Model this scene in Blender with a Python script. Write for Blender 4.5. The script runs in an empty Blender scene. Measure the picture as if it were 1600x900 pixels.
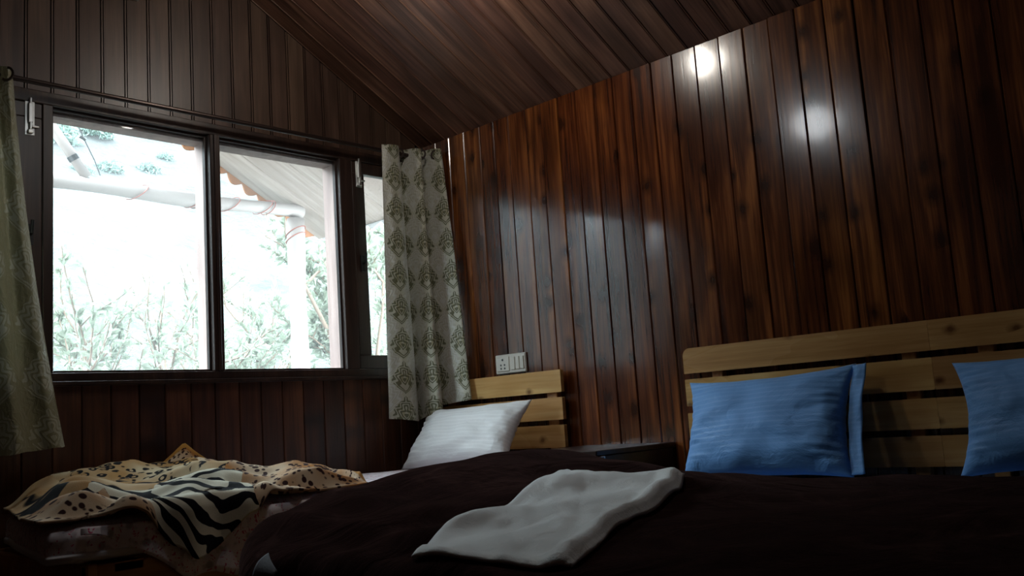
import bpy, bmesh, math, random
from mathutils import Vector, Matrix, Euler, noise

scene = bpy.context.scene
COL = scene.collection
R = math.radians

# ------------------------------------------------------------------ camera
CAM_AZ, CAM_PITCH, CAM_ROLL, FOCAL_PX = 0.759647, 0.137018, -0.068046, 1477.9
cam_data = bpy.data.cameras.new('camera')
cam = bpy.data.objects.new('camera', cam_data)
COL.objects.link(cam)
fw = Vector((math.cos(CAM_PITCH) * math.cos(CAM_AZ), math.cos(CAM_PITCH) * math.sin(CAM_AZ), math.sin(CAM_PITCH)))
rt = Vector((math.sin(CAM_AZ), -math.cos(CAM_AZ), 0))
up = rt.cross(fw)
rt2 = math.cos(CAM_ROLL) * rt + math.sin(CAM_ROLL) * up
up2 = -math.sin(CAM_ROLL) * rt + math.cos(CAM_ROLL) * up
m = Matrix((rt2, up2, -fw)).transposed().to_4x4()
m.translation = Vector((-3.2, -3.6425, 0.85))
cam.matrix_world = m
cam_data.sensor_width = 36
cam_data.lens = 36 * FOCAL_PX / 1600
cam_data.clip_start = 0.02
cam_data.clip_end = 400
scene.camera = cam

# ------------------------------------------------------------------ world, exposure
SKY = 13.5
world = bpy.data.worlds.new('overcast_sky')
scene.world = world
world.use_nodes = True
bg = world.node_tree.nodes['Background']
bg.inputs[0].default_value = (0.77, 0.925, 1.0, 1)
bg.inputs[1].default_value = SKY
vs = scene.view_settings
vs.view_transform = 'Standard'
vs.look = 'None'
vs.exposure = 0.72
vs.gamma = 1.0
vs.use_curve_mapping = False
scene.cycles.max_bounces = 8
scene.cycles.transparent_max_bounces = 12
scene.cycles.sample_clamp_indirect = 6.0

# sampling portal filling the window opening (gives no light of its own)
pl = bpy.data.lights.new('window_portal', 'AREA')
pl.shape = 'RECTANGLE'; pl.size = 2.35; pl.size_y = 1.02
pl.cycles.is_portal = True
po = bpy.data.objects.new('window_portal', pl); COL.objects.link(po)
po.location = (-1.24, 0.135, 1.63); po.rotation_euler = (R(-90), 0, 0)

GLOBE_STRENGTH = 31.0

# ------------------------------------------------------------------ node helpers
class NT:
    def __init__(s, name):
        s.m = bpy.data.materials.new(name); s.m.use_nodes = True
        s.t = s.m.node_tree; s.t.nodes.clear()
        s.out = s.t.nodes.new('ShaderNodeOutputMaterial')
    def n(s, typ, ins=None, **props):
        nd = s.t.nodes.new('ShaderNode' + typ)
        for k, v in props.items(): setattr(nd, k, v)
        for k, v in (ins or {}).items(): s.put(nd.inputs[k], v)
        return nd
    def put(s, sock, v):
        if isinstance(v, bpy.types.NodeSocket): s.t.links.new(v, sock)
        elif isinstance(v, bpy.types.Node): s.t.links.new(v.outputs[0], sock)
        else:
            if sock.type == 'RGBA' and len(v) == 3: v = (*v, 1)
            sock.default_value = v
    def math(s, op, a, b=0.0, c=0.0, clamp=False):
        nd = s.t.nodes.new('ShaderNodeMath'); nd.operation = op; nd.use_clamp = clamp
        for i, v in enumerate((a, b, c)): s.put(nd.inputs[i], v)
        return nd.outputs[0]
    def vmath(s, op, a, b=None):
        nd = s.t.nodes.new('ShaderNodeVectorMath'); nd.operation = op
        s.put(nd.inputs[0], a)
        if b is not None: s.put(nd.inputs[1], b)
        return nd.outputs[0]
    def ramp(s, fac, stops, interp='LINEAR'):
        nd = s.t.nodes.new('ShaderNodeValToRGB'); s.put(nd.inputs[0], fac)
        cr = nd.color_ramp; cr.interpolation = interp
        while len(cr.elements) < len(stops): cr.elements.new(0.5)
        for e, (p, c) in zip(cr.elements, stops):
            e.position = p
            e.color = (c, c, c, 1) if isinstance(c, (int, float)) else (*c, 1)
        return nd.outputs[0]
    def mix(s, fac, a, b, blend='MIX'):
        nd = s.t.nodes.new('ShaderNodeMix'); nd.data_type = 'RGBA'; nd.blend_type = blend
        s.put(nd.inputs[0], fac); s.put(nd.inputs[6], a); s.put(nd.inputs[7], b)
        return nd.outputs[2]
    def coord(s, kind='Object'):
        return s.n('TexCoord').outputs[kind]
    def scaled(s, vec, sc, loc=None):
        nd = s.n('Mapping'); s.put(nd.inputs['Vector'], vec)
        nd.inputs['Scale'].default_value = sc
        if loc is not None: s.put(nd.inputs['Location'], loc)
        return nd.outputs[0]
    def noise(s, vec, scale=5, detail=3, rough=0.5, dist=0.0):
        nd = s.n('TexNoise', {'Vector': vec, 'Scale': scale, 'Detail': detail, 'Roughness': rough, 'Distortion': dist})
        return nd.outputs[0]
    def voro(s, vec, scale=5, feature='F1', rand=1.0):
        nd = s.n('TexVoronoi', {'Vector': vec, 'Scale': scale, 'Randomness': rand}, feature=feature)
        return nd.outputs['Distance']
    def bump(s, h, strength=0.3, dist=0.01):
        return s.n('Bump', {'Height': h, 'Strength': strength, 'Distance': dist}).outputs[0]
    def pbr(s, color, rough=0.5, normal=None, **kw):
        p = s.n('BsdfPrincipled', {'Base Color': color, 'Roughness': rough})
        if normal is not None: s.put(p.inputs['Normal'], normal)
        for k, v in kw.items(): s.put(p.inputs[k.replace('_', ' ')], v)
        s.t.links.new(p.outputs[0], s.out.inputs[0])
        return p
MATS = {}

def wood(name, dark, mid, light, knots=True, rough=(0.2, 0.35), coat=0.0, axis='Z', vary=0.5, bumpy=0.15, knot_col=None, kscale=1.0, kdens=0.3, ior=1.5):
    s = NT(name)
    oi = s.n('ObjectInfo')
    rnd = oi.outputs['Random']
    off = s.n('CombineXYZ', {0: s.math('MULTIPLY', rnd, 37.0), 1: s.math('MULTIPLY', rnd, 91.0), 2: s.math('MULTIPLY', rnd, 53.0)}).outputs[0]
    v = s.vmath('ADD', s.coord('Object'), off)
    lo, cr = 1.3, 22.0
    sc = {'Z': (cr, cr, lo), 'X': (lo, cr, cr), 'Y': (cr, lo, cr)}[axis]
    g1 = s.noise(s.scaled(v, sc), 1.0, 4, 0.6, 0.6)
    sc2 = tuple(q * 4.5 if q > 10 else q * 2.2 for q in sc)
    g2 = s.noise(s.scaled(v, sc2), 1.0, 3, 0.65, 0.3)
    fac = s.math('ADD', s.math('MULTIPLY', g1, 0.7), s.math('MULTIPLY', g2, 0.3))
    col = s.ramp(fac, [(0.36, dark), (0.5, mid), (0.64, light)])
    big = s.noise(s.scaled(v, tuple(2.5 if q < 10 else 6.0 for q in sc)), 1.0, 2, 0.5)
    col = s.mix(s.ramp(big, [(0.40, 0.55), (0.58, 0.0)]), col, dark)
    if knots:
        sp = s.n('SeparateXYZ', {0: v})
        pq = {'Z': (1, 2), 'X': (0, 1), 'Y': (1, 2)}[axis]
        along = {'Z': 1, 'X': 0, 'Y': 0}[axis]
        k2 = [9.0, 9.0]; k2[along] = 6.5
        cv = s.n('CombineXYZ', {0: s.math('MULTIPLY', sp.outputs[pq[0]], k2[0]), 1: s.math('MULTIPLY', sp.outputs[pq[1]], k2[1]), 2: 0.0})
        vd = s.n('TexVoronoi', {'Vector': cv.outputs[0], 'Scale': 1.0}, voronoi_dimensions='2D')
        pick = s.math('LESS_THAN', s.n('SeparateColor', {0: vd.outputs['Color']}).outputs[0], kdens)
        wob = s.noise(v, 35.0, 2)
        d = s.math('DIVIDE', s.math('ADD', vd.outputs['Distance'], s.math('MULTIPLY', s.math('SUBTRACT', wob, 0.5), 0.14)), kscale)
        kf = s.math('MULTIPLY', s.ramp(d, [(0.07, 1.0), (0.16, 0.6), (0.34, 0.0)]), pick)
        col = s.mix(s.math('MULTIPLY', kf, 0.85), col, knot_col or tuple(q * 0.55 for q in dark))
    val = s.math('ADD', s.math('MULTIPLY', rnd, vary), 1.0 - vary / 2)
    col = s.mix(1.0, col, oi.outputs['Color'], 'MULTIPLY')
    hs = s.n('HueSaturation', {'Color': col, 'Value': val, 'Hue': s.math('ADD', 0.495, s.math('MULTIPLY', rnd, 0.01))})
    ro = s.math('ADD', rough[0], s.math('MULTIPLY', big, rough[1] - rough[0]))
    nm = s.bump(s.math('ADD', g2, s.math('MULTIPLY', g1, 0.6)), bumpy, 0.004)
    s.pbr(hs.outputs[0], ro, nm, Coat_Weight=coat, Coat_Roughness=0.10, IOR=ior)
    MATS[name] = s.m
    return s.m

def plain(name, color, rough=0.5, metal=0.0, bump_scale=None, bump_strength=0.2, var=0.15, **kw):
    s = NT(name)
    v = s.coord('Object')
    nz = s.noise(v, bump_scale or 12.0, 3)
    c = s.mix(s.math('MULTIPLY', nz, var * 2), color, tuple(q * 0.6 for q in color))
    nm = s.bump(nz, bump_strength, 0.003) if bump_scale else None
    s.pbr(c, rough, nm, Metallic=metal, **kw)
    MATS[name] = s.m
    return s.m

# ------------------------------------------------------------------ materials
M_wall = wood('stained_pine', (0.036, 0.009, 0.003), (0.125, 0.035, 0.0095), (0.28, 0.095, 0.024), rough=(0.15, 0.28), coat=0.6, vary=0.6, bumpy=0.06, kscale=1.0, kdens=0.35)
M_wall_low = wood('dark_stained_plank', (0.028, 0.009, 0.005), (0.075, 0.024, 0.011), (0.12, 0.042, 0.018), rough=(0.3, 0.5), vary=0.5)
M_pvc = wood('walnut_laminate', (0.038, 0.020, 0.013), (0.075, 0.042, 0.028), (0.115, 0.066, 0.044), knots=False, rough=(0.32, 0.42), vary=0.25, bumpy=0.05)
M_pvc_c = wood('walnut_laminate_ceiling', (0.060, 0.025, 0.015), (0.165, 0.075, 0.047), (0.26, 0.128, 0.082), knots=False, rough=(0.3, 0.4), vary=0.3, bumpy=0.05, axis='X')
M_frame = wood('dark_window_wood', (0.016, 0.008, 0.006), (0.035, 0.017, 0.012), (0.06, 0.03, 0.02), knots=False, rough=(0.3, 0.45), vary=0.2)
M_pine = wood('varnished_pine', (0.42, 0.22, 0.075), (0.56, 0.32, 0.12), (0.66, 0.42, 0.18), rough=(0.2, 0.32), coat=0.2, axis='Y', vary=0.22, bumpy=0.05, knot_col=(0.10, 0.035, 0.01), kscale=0.55, kdens=0.45)
M_pine_dark = wood('pine_bed_frame', (0.30, 0.13, 0.035), (0.42, 0.20, 0.06), (0.52, 0.28, 0.09), axis='X', rough=(0.3, 0.5), vary=0.1)
M_table = wood('dark_table_wood', (0.012, 0.005, 0.004), (0.028, 0.011, 0.008), (0.05, 0.02, 0.014), knots=False, axis='Y', rough=(0.25, 0.4), vary=0.1)
M_floor = wood('floor_boards', (0.05, 0.025, 0.015), (0.09, 0.05, 0.03), (0.13, 0.075, 0.045), axis='X', rough=(0.35, 0.5))
M_backing = plain('dark_backing', (0.012, 0.006, 0.004), 0.8)
M_steel = plain('zinc_steel', (0.62, 0.62, 0.60), 0.28, 1.0)
M_rod = plain('dark_metal_rod', (0.045, 0.03, 0.025), 0.3, 0.6)
M_white_plastic = plain('ivory_plastic', (0.62, 0.60, 0.54), 0.35)
M_black = plain('black_plastic', (0.01, 0.01, 0.01), 0.4)
M_ext_board = wood('pale_soffit_board', (0.20, 0.15, 0.125), (0.27, 0.215, 0.185), (0.31, 0.26, 0.225), knots=False, axis='X', rough=(0.6, 0.7), vary=0.12)
M_log = plain('peeled_log', (0.27, 0.23, 0.21), 0.7, bump_scale=8.0, bump_strength=0.4)
M_tile = plain('terracotta_sheet', (0.26, 0.10, 0.035), 0.7)
M_white_sheet = plain('white_roof_sheet', (0.34, 0.33, 0.32), 0.5)
M_wire = plain('rusty_wire', (0.22, 0.05, 0.03), 0.6)
M_cable = plain('black_cable', (0.03, 0.03, 0.03), 0.5)
M_stucco = plain('outer_wall_render', (0.5, 0.46, 0.4), 0.9, bump_scale=60.0)
M_bark = plain('grey_bark', (0.16, 0.11, 0.08), 0.9, bump_scale=30.0)

def leaf_mat(name, c1, c2):
    s = NT(name)
    v = s.coord('Object')
    nz = s.noise(v, 9.0, 2)
    col = s.ramp(nz, [(0.35, c1), (0.65, c2)])
    d = s.n('BsdfPrincipled', {'Base Color': col, 'Roughness': 0.42})
    t = s.n('BsdfTranslucent', {'Color': s.mix(0.5, col, (0.30, 0.34, 0.25))})
    mx = s.n('MixShader', {0: 0.35, 1: d, 2: t})
    s.t.links.new(mx.outputs[0], s.out.inputs[0])
    return s.m
M_leaf = leaf_mat('apple_leaf', (0.165, 0.19, 0.145), (0.22, 0.24, 0.185))
M_leaf_far = leaf_mat('far_leaf', (0.09, 0.14, 0.125), (0.13, 0.18, 0.165))

def glass():
    s = NT('veiled_window_glass')
    tr = s.n('BsdfTransparent', {'Color': (0.97, 0.98, 0.98)})
    gl = s.n('BsdfGlossy', {'Color': (1, 1, 1), 'Roughness': 0.02})
    veil = s.n('BsdfTranslucent', {'Color': (0.9, 0.93, 0.95)})  # translucent film added to whiten the view like outdoor haze
    f = s.n('Fresnel', {'IOR': 1.45})
    a = s.n('MixShader', {0: 0.035, 1: tr, 2: veil})
    b = s.n('MixShader', {0: s.math('MULTIPLY', f, 0.6), 1: a, 2: gl})
    s.t.links.new(b.outputs[0], s.out.inputs[0])
    return s.m
M_glass = glass()

def emit(name, col, strength):
    s = NT(name)
    e = s.n('Emission', {'Color': col, 'Strength': strength})
    s.t.links.new(e.outputs[0], s.out.inputs[0])
    return s.m
M_globe = emit('lit_opal_globe', (1.0, 0.93, 0.83), GLOBE_STRENGTH)
M_globe_dim = emit('lit_opal_globe_cool', (0.93, 0.97, 1.0), GLOBE_STRENGTH * 0.33)

def hill_mat():
    s = NT('dry_hillside_grass')
    v = s.coord('Object')
    n1 = s.noise(s.scaled(v, (1, 1, 1)), 0.35, 5, 0.65, 0.5)
    n2 = s.noise(v, 2.2, 4, 0.7)
    c = s.ramp(s.math('ADD', s.math('MULTIPLY', n1, 0.6), s.math('MULTIPLY', n2, 0.4)),
               [(0.38, (0.017, 0.025, 0.0235)), (0.47, (0.029, 0.034, 0.032)), (0.58, (0.041, 0.041, 0.040))])
    s.pbr(c, 0.95, s.bump(n2, 0.6, 0.3))
    return s.m
M_hill = hill_mat()

def fabric_stripe(name, base, alt, axis=1, scale=60.0, rough=0.7, sheen=0.2):
    s = NT(name)
    uv = s.coord('UV')
    sep = s.n('SeparateXYZ', {0: uv})
    w = s.math('SINE', s.math('MULTIPLY', sep.outputs[axis], scale))
    f = s.ramp(w, [(0.42, 0.0), (0.58, 1.0)])
    nz = s.noise(s.coord('Object'), 14.0, 4)
    c = s.mix(f, base, alt)
    c = s.mix(s.math('MULTIPLY', nz, 0.25), c, tuple(q * 0.7 for q in base))
    ro = s.math('SUBTRACT', rough, s.math('MULTIPLY', f, 0.2))
    weave = s.noise(s.scaled(uv, (400, 250, 1)), 1.0, 2)
    fold = s.noise(s.scaled(uv, (7, 10, 1)), 1.0, 4, 0.6, 0.8)
    nm = s.bump(s.math('ADD', s.math('MULTIPLY', fold, 1.0), s.math('MULTIPLY', weave, 0.06)), 0.5, 0.02)
    s.pbr(c, ro, nm, Sheen_Weight=sheen)
    return s.m
M_blue = fabric_stripe('blue_satin_stripe', (0.145, 0.375, 0.80), (0.16, 0.405, 0.84), scale=330.0)
M_whitepillow = fabric_stripe('white_satin_stripe', (0.76, 0.77, 0.78), (0.82, 0.83, 0.84), scale=330.0)

def quilt_mat():
    s = NT('brown_velour')
    v = s.coord('Object')
    nz = s.noise(v, 4.5, 5, 0.6, 1.2)
    fine = s.noise(v, 260.0, 2)
    c = s.ramp(nz, [(0.3, (0.010, 0.0050, 0.0046)), (0.55, (0.018, 0.0086, 0.0080)), (0.75, (0.050, 0.026, 0.0235))])
    fold = s.noise(s.scaled(v, (3, 5, 1)), 1.0, 4, 0.55, 1.0)
    nm = s.bump(s.math('ADD', s.math('MULTIPLY', fine, 0.05), fold), 0.9, 0.035)
    df = s.n('BsdfDiffuse', {'Color': c, 'Normal': nm})
    sh = s.n('BsdfSheen', {'Color': (0.06, 0.034, 0.031), 'Roughness': 0.35, 'Normal': nm})
    ad = s.n('AddShader', {0: df, 1: sh})
    s.t.links.new(ad.outputs[0], s.out.inputs[0])
    return s.m
M_quilt = quilt_mat()

def towel_mat():
    s = NT('white_terry')
    v = s.coord('Object')
    fine = s.noise(v, 420.0, 2)
    med = s.noise(v, 9.0, 3)
    c = s.mix(s.math('MULTIPLY', med, 0.3), (0.83, 0.89, 0.91), (0.71, 0.77, 0.79))
    s.pbr(c, 0.95, s.bump(s.math('ADD', fine, s.math('MULTIPLY', s.noise(v, 22.0, 4, 0.6, 0.8), 5.0)), 0.3, 0.006), Sheen_Weight=0.3)
    return s.m
M_towel = towel_mat()

def floral_mat():
    s = NT('floral_cotton')
    v = s.coord('Object')
    d = s.voro(s.vmath('ADD', v, s.n('TexNoise', {'Vector': v, 'Scale': 16.0}).outputs['Color']), 11.0)
    d2 = s.voro(s.scaled(v, (1, 1, 1), (3, 1, 2)), 19.0)
    nz = s.noise(v, 40.0, 3)
    c = s.mix(s.ramp(d2, [(0.16, 0.75), (0.26, 0.0)]), (0.80, 0.74, 0.78), (0.26, 0.24, 0.28))
    c = s.mix(s.ramp(d, [(0.20, 0.95), (0.32, 0.0)]), c, (0.55, 0.04, 0.14))
    c = s.mix(s.ramp(nz, [(0.52, 0.0), (0.62, 0.5)]), c, (0.36, 0.32, 0.36))
    s.pbr(c, 0.85, s.bump(nz, 0.2, 0.004))
    return s.m
M_floral = floral_mat()

def damask(name, ground, ground2, motif, motif2, silver=(0.55, 0.55, 0.53), pw=0.150, ph=0.165, rough=0.40, contrast=1.0):
    """curtain brocade: an ogee lattice of medallions, two motif colours; UV in metres"""
    s = NT(name)
    uv = s.coord('UV')
    wob = s.n('TexNoise', {'Vector': uv, 'Scale': 28.0, 'Detail': 1.0}).outputs['Color']
    uvd = s.vmath('ADD', uv, s.vmath('MULTIPLY', s.vmath('SUBTRACT', wob, (0.5, 0.5, 0.5)), (0.012, 0.012, 0.0)))
    sep = s.n('SeparateXYZ', {0: uvd})
    x = s.math('DIVIDE', sep.outputs[0], pw); y = s.math('DIVIDE', sep.outputs[1], ph)
    def medal(ox, oy):
        fx = s.math('SUBTRACT', s.math('FRACT', s.math('ADD', x, ox)), 0.5)
        fy = s.math('SUBTRACT', s.math('FRACT', s.math('ADD', y, oy)), 0.5)
        ax = s.math('ABSOLUTE', fx)
        # pointed ogee outline
        wd = s.math('MULTIPLY', s.math('POWER', s.math('COSINE', s.math('MULTIPLY', fy, math.pi * 0.98)), 1.35), 0.40)
        dd = s.math('SUBTRACT', wd, ax)
        scal = s.math('MULTIPLY', s.math('SINE', s.math('MULTIPLY', fy, 52.0)), 0.018)
        body = s.ramp(s.math('ADD', dd, scal), [(0.0, 0.0), (0.018, 1.0)])
        swirl = s.math('SINE', s.math('ADD', s.math('MULTIPLY', dd, 48.0), s.math('MULTIPLY', s.math('SINE', s.math('ADD', s.math('MULTIPLY', fy, 24.0), s.math('MULTIPLY', ax, 16.0))), 2.6)))
        fil = s.ramp(s.math('ADD', s.math('MULTIPLY', swirl, 0.5), 0.5), [(0.34, 0.10), (0.5, 1.0)])
        return s.math('MULTIPLY', body, fil), body
    m1, b1 = medal(0.0, 0.0)
    m2, b2 = medal(0.5, 0.5)
    # ogee bands between the medallions
    og = s.math('ABSOLUTE', s.math('SUBTRACT', s.math('ABSOLUTE', s.math('SUBTRACT', s.math('FRACT', x), 0.5)),
                s.math('ADD', 0.25, s.math('MULTIPLY', s.math('COSINE', s.math('MULTIPLY', y, 2 * math.pi)), 0.17))))
    band = s.ramp(og, [(0.025, 1.0), (0.05, 0.0)])
    thread = s.noise(s.scaled(uv, (60, 900, 1)), 1.0, 2)
    c = s.mix(thread, ground, ground2)
    c = s.mix(s.math('MULTIPLY', band, 0.55), c, motif2)
    c = s.mix(s.math('MULTIPLY', m1, 0.9 * contrast), c, motif)
    c = s.mix(s.math('MULTIPLY', b2, 0.75 * contrast), c, silver)
    c = s.mix(s.math('MULTIPLY', m2, 0.35 * contrast), c, motif2)
    ro = s.math('ADD', rough, s.math('MULTIPLY', m1, 0.25))
    hh = s.math('ADD', s.math('ADD', m1, m2), s.math('MULTIPLY', thread, 0.2))
    crease = s.noise(s.scaled(uv, (14, 6, 1)), 1.0, 4, 0.6, 0.6)
    nm = s.bump(s.math('ADD', s.math('MULTIPLY', hh, 0.15), crease), 0.6, 0.02)
    p = s.pbr(c, ro, nm, Metallic=0.1, Sheen_Weight=0.15)
    tl = s.n('BsdfTranslucent', {'Color': c})
    mx = s.n('MixShader', {0: 0.07, 1: p, 2: tl})
    s.t.links.new(mx.outputs[0], s.out.inputs[0])
    return s.m
M_curtain = damask('silver_olive_brocade', (0.56, 0.55, 0.44), (0.44, 0.43, 0.33), (0.10, 0.10, 0.045), (0.33, 0.29, 0.12), silver=(0.60, 0.60, 0.58))
M_curtain_l = damask('olive_brocade', (0.235, 0.215, 0.12), (0.19, 0.175, 0.095), (0.36, 0.35, 0.27), (0.18, 0.165, 0.08), silver=(0.24, 0.22, 0.13), pw=0.17, ph=0.20, contrast=0.8)

def animal_mat():
    """mink blanket printed with zebra, cheetah, leopard and tiger patches"""
    s = NT('animal_print_mink')
    v = s.coord('UV')
    sep = s.n('SeparateXYZ', {0: v})
    X, Y = sep.outputs[0], sep.outputs[1]
    n1 = s.noise(v, 5.0, 2)
    n1c = s.math('MULTIPLY', s.math('SUBTRACT', n1, 0.5), 0.35)
    cream, tan, orange, blk = (0.52, 0.43, 0.28), (0.38, 0.22, 0.085), (0.40, 0.17, 0.04), (0.006, 0.006, 0.008)
    # zebra
    zw = s.n('TexWave', {'Vector': s.scaled(v, (1.0, 1.0, 1.0)), 'Scale': 8.5, 'Distortion': 10.0, 'Detail': 1.5, 'Detail Scale': 0.9}, bands_direction='DIAGONAL').outputs[1]
    zebra = s.mix(s.ramp(zw, [(0.50, 0.0), (0.56, 1.0)]), (0.66, 0.64, 0.52), blk)
    # cheetah dots
    gd = s.mix(s.ramp(s.noise(v, 4.0, 2), [(0.42, 0.0), (0.58, 1.0)]), (0.56, 0.44, 0.31), (0.38, 0.165, 0.045))
    dots = s.ramp(s.voro(v, 42.0, rand=0.8), [(0.36, 1.0), (0.43, 0.0)])
    cheetah = s.mix(dots, gd, (0.035, 0.015, 0.015))
    # leopard rosettes
    lv = s.voro(s.vmath('ADD', v, s.vmath('MULTIPLY', s.n('TexNoise', {'Vector': v, 'Scale': 14.0}).outputs['Color'], (0.04, 0.04, 0))), 26.0, rand=0.85)
    ring = s.ramp(lv, [(0.17, 0.0), (0.22, 1.0), (0.42, 1.0), (0.48, 0.0)])
    brk = s.ramp(s.noise(v, 26.0, 1), [(0.38, 0.0), (0.44, 1.0)])
    leo = s.mix(s.math('MULTIPLY', ring, brk), s.mix(s.ramp(n1, [(0.4, 0.0), (0.6, 1.0)]), cream, tan), blk)
    # tiger bands
    tv = s.vmath('ADD', s.scaled(v, (6.5, 3.2, 1.0)), s.vmath('MULTIPLY', s.n('TexNoise', {'Vector': v, 'Scale': 7.0, 'Detail': 1.0}).outputs['Color'], (1.6, 1.6, 0)))
    tw = s.voro(tv, 1.0, rand=0.7)
    tig = s.mix(s.ramp(tw, [(0.42, 1.0), (0.45, 0.0)]), s.mix(s.ramp(n1, [(0.4, 0.0), (0.6, 1.0)]), tan, (0.55, 0.42, 0.26)), blk)
    # patch borders in blanket coordinates
    u1 = s.math('ADD', X, n1c)
    v1 = s.math('ADD', Y, n1c)
    is_leo = s.math('GREATER_THAN', v1, s.math('SUBTRACT', 1.12, s.math('MULTIPLY', X, 1.35)))
    is_right = s.math('GREATER_THAN', s.math('ADD', u1, s.math('MULTIPLY', Y, -0.25)), 0.50)
    is_tig = s.math('GREATER_THAN', v1, s.math('ADD', 0.14, s.math('MULTIPLY', X, 0.95)))
    c = s.mix(is_tig, zebra, tig)
    c = s.mix(s.math('MULTIPLY', s.math('LESS_THAN', s.math('ADD', X, s.math('MULTIPLY', Y, 0.2)), 0.26), s.math('LESS_THAN', v1, 0.26)), c, cheetah)
    c = s.mix(is_leo, c, leo)
    c = s.mix(is_right, c, cheetah)
    # ochre border
    bx = s.math('GREATER_THAN', X, 0.975)
    by = s.math('GREATER_THAN', Y, 0.965)
    c = s.mix(s.math('MAXIMUM', bx, by), c, (0.45, 0.22, 0.05))
    fine = s.noise(v, 300.0, 2)
    s.pbr(c, 0.95, s.bump(fine, 0.25, 0.004), Sheen_Weight=0.03, Sheen_Roughness=0.4, Specular_IOR_Level=0.1)
    return s.m
M_animal = animal_mat()

# ------------------------------------------------------------------ mesh helpers
def link(o, parent=None):
    COL.objects.link(o)
    if parent is not None: o.parent = parent
    return o
def mesh_from(name, verts, faces, mat, smooth=False, uvs=None):
    me = bpy.data.meshes.new(name)
    me.from_pydata([tuple(v) for v in verts], [], faces)
    if smooth: me.polygons.foreach_set('use_smooth', [True] * len(me.polygons))
    if uvs is not None:
        l = me.uv_layers.new(name='UVMap')
        for lp in me.loops: l.data[lp.index].uv = uvs[lp.vertex_index]
    if mat: me.materials.append(mat)
    me.update()
    return me
def obj(name, me, parent=None, loc=None, rot=None):
    o = bpy.data.objects.new(name, me)
    if loc is not None: o.location = loc
    if rot is not None: o.rotation_euler = rot
    return link(o, parent)
def tag(o, label=None, cat=None, group=None, kind=None):
    if label: o['label'] = label
    if cat: o['category'] = cat
    if group: o['group'] = group
    if kind: o['kind'] = kind
    return o
def empty(name, loc=(0, 0, 0), rot=(0, 0, 0)):
    e = bpy.data.objects.new(name, None)
    e.empty_display_size = 0.1
    e.location = loc; e.rotation_euler = rot
    return link(e)
class MB:
    """collects shapes for one mesh"""
    def __init__(s): s.v = []; s.f = []
    def add(s, v, f):
        b = len(s.v); s.v += [tuple(q) for q in v]; s.f += [tuple(i + b for i in t) for t in f]
        return s
    def box(s, x0, x1, y0, y1, z0, z1, bev=0.0):
        bm = bmesh.new()
        bmesh.ops.create_cube(bm, size=1)
        for q in bm.verts: q.co = Vector((x0 + (q.co.x + .5) * (x1 - x0), y0 + (q.co.y + .5) * (y1 - y0), z0 + (q.co.z + .5) * (z1 - z0)))
        if bev: bmesh.ops.bevel(bm, geom=bm.edges[:], offset=bev, segments=1, affect='EDGES')
        bm.verts.index_update()
        s.add([q.co.copy() for q in bm.verts], [[q.index for q in f.verts] for f in bm.faces])
        bm.free(); return s
    def tube(s, pts, rad, n=8, cap=True):
        pts = [Vector(p) for p in pts]
        if not isinstance(rad, (list, tuple)): rad = [rad] * len(pts)
        rings = []; v = []; f = []
        ref = Vector((0.13, 0.31, 0.94))
        for i, p in enumerate(pts):
            t = (pts[min(i + 1, len(pts) - 1)] - pts[max(i - 1, 0)]).normalized()
            a = t.cross(ref)
            if a.length < 1e-3: a = t.cross(Vector((1, 0, 0)))
            a.normalize(); b = t.cross(a)
            for k in range(n):
                w = 2 * math.pi * k / n
                v.append(p + (a * math.cos(w) + b * math.sin(w)) * rad[i])
        for i in range(len(pts) - 1):
            for k in range(n):
                f.append((i * n + k, i * n + (k + 1) % n, (i + 1) * n + (k + 1) % n, (i + 1) * n + k))
        if cap:
            f.append(tuple(range(n))[::-1]); f.append(tuple((len(pts) - 1) * n + k for k in range(n)))
        return s.add(v, f)
    def lathe(s, prof, c=(0, 0, 0), n=20):
        v = []; f = []
        for r, z in prof:
            for k in range(n):
                w = 2 * math.pi * k / n
                v.append((c[0] + r * math.cos(w), c[1] + r * math.sin(w), c[2] + z))
        for i in range(len(prof) - 1):
            for k in range(n):
                f.append((i * n + k, i * n + (k + 1) % n, (i + 1) * n + (k + 1) % n, (i + 1) * n + k))
        return s.add(v, f)
    def prism(s, poly, axis, a, b):
        """poly in the two other axes, extruded along axis from a to b"""
        n = len(poly)
        def P(q, t): return {'x': (t, q[0], q[1]), 'y': (q[0], t, q[1]), 'z': (q[0], q[1], t)}[axis]
        v = [P(q, a) for q in poly] + [P(q, b) for q in poly]
        f = [tuple(range(n))[::-1], tuple(range(n, 2 * n))] + [(i, (i + 1) % n, n + (i + 1) % n, n + i) for i in range(n)]
        return s.add(v, f)
    def mesh(s, name, mat, smooth=False):
        me = mesh_from(name, s.v, s.f, mat, smooth)
        bm = bmesh.new(); bm.from_mesh(me); bmesh.ops.recalc_face_normals(bm, faces=bm.faces[:]); bm.to_mesh(me); bm.free()
        return me
    def build(s, name, mat, parent=None, smooth=False, loc=None, rot=None):
        return obj(name, s.mesh(name, mat, smooth), parent, loc, rot)
def grid(nu, nv, fn):
    v = []; uv = []
    for j in range(nv + 1):
        for i in range(nu + 1):
            p, t = fn(i / nu, j / nv)
            v.append(p); uv.append(t)
    f = []
    for j in range(nv):
        for i in range(nu):
            a = j * (nu + 1) + i
            f.append((a, a + 1, a + nu + 2, a + nu + 1))
    return v, f, uv
def ns(x, y, z=0.0): return noise.noise(Vector((x, y, z)))
def lerp(a, b, t): return a + (b - a) * t
def interp(tab, x):
    if x <= tab[0][0]: return tab[0][1]
    for (a, va), (b, vb) in zip(tab, tab[1:]):
        if x <= b:
            t = (x - a) / (b - a); t = t * t * (3 - 2 * t)
            return lerp(va, vb, t)
    return tab[-1][1]
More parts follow.
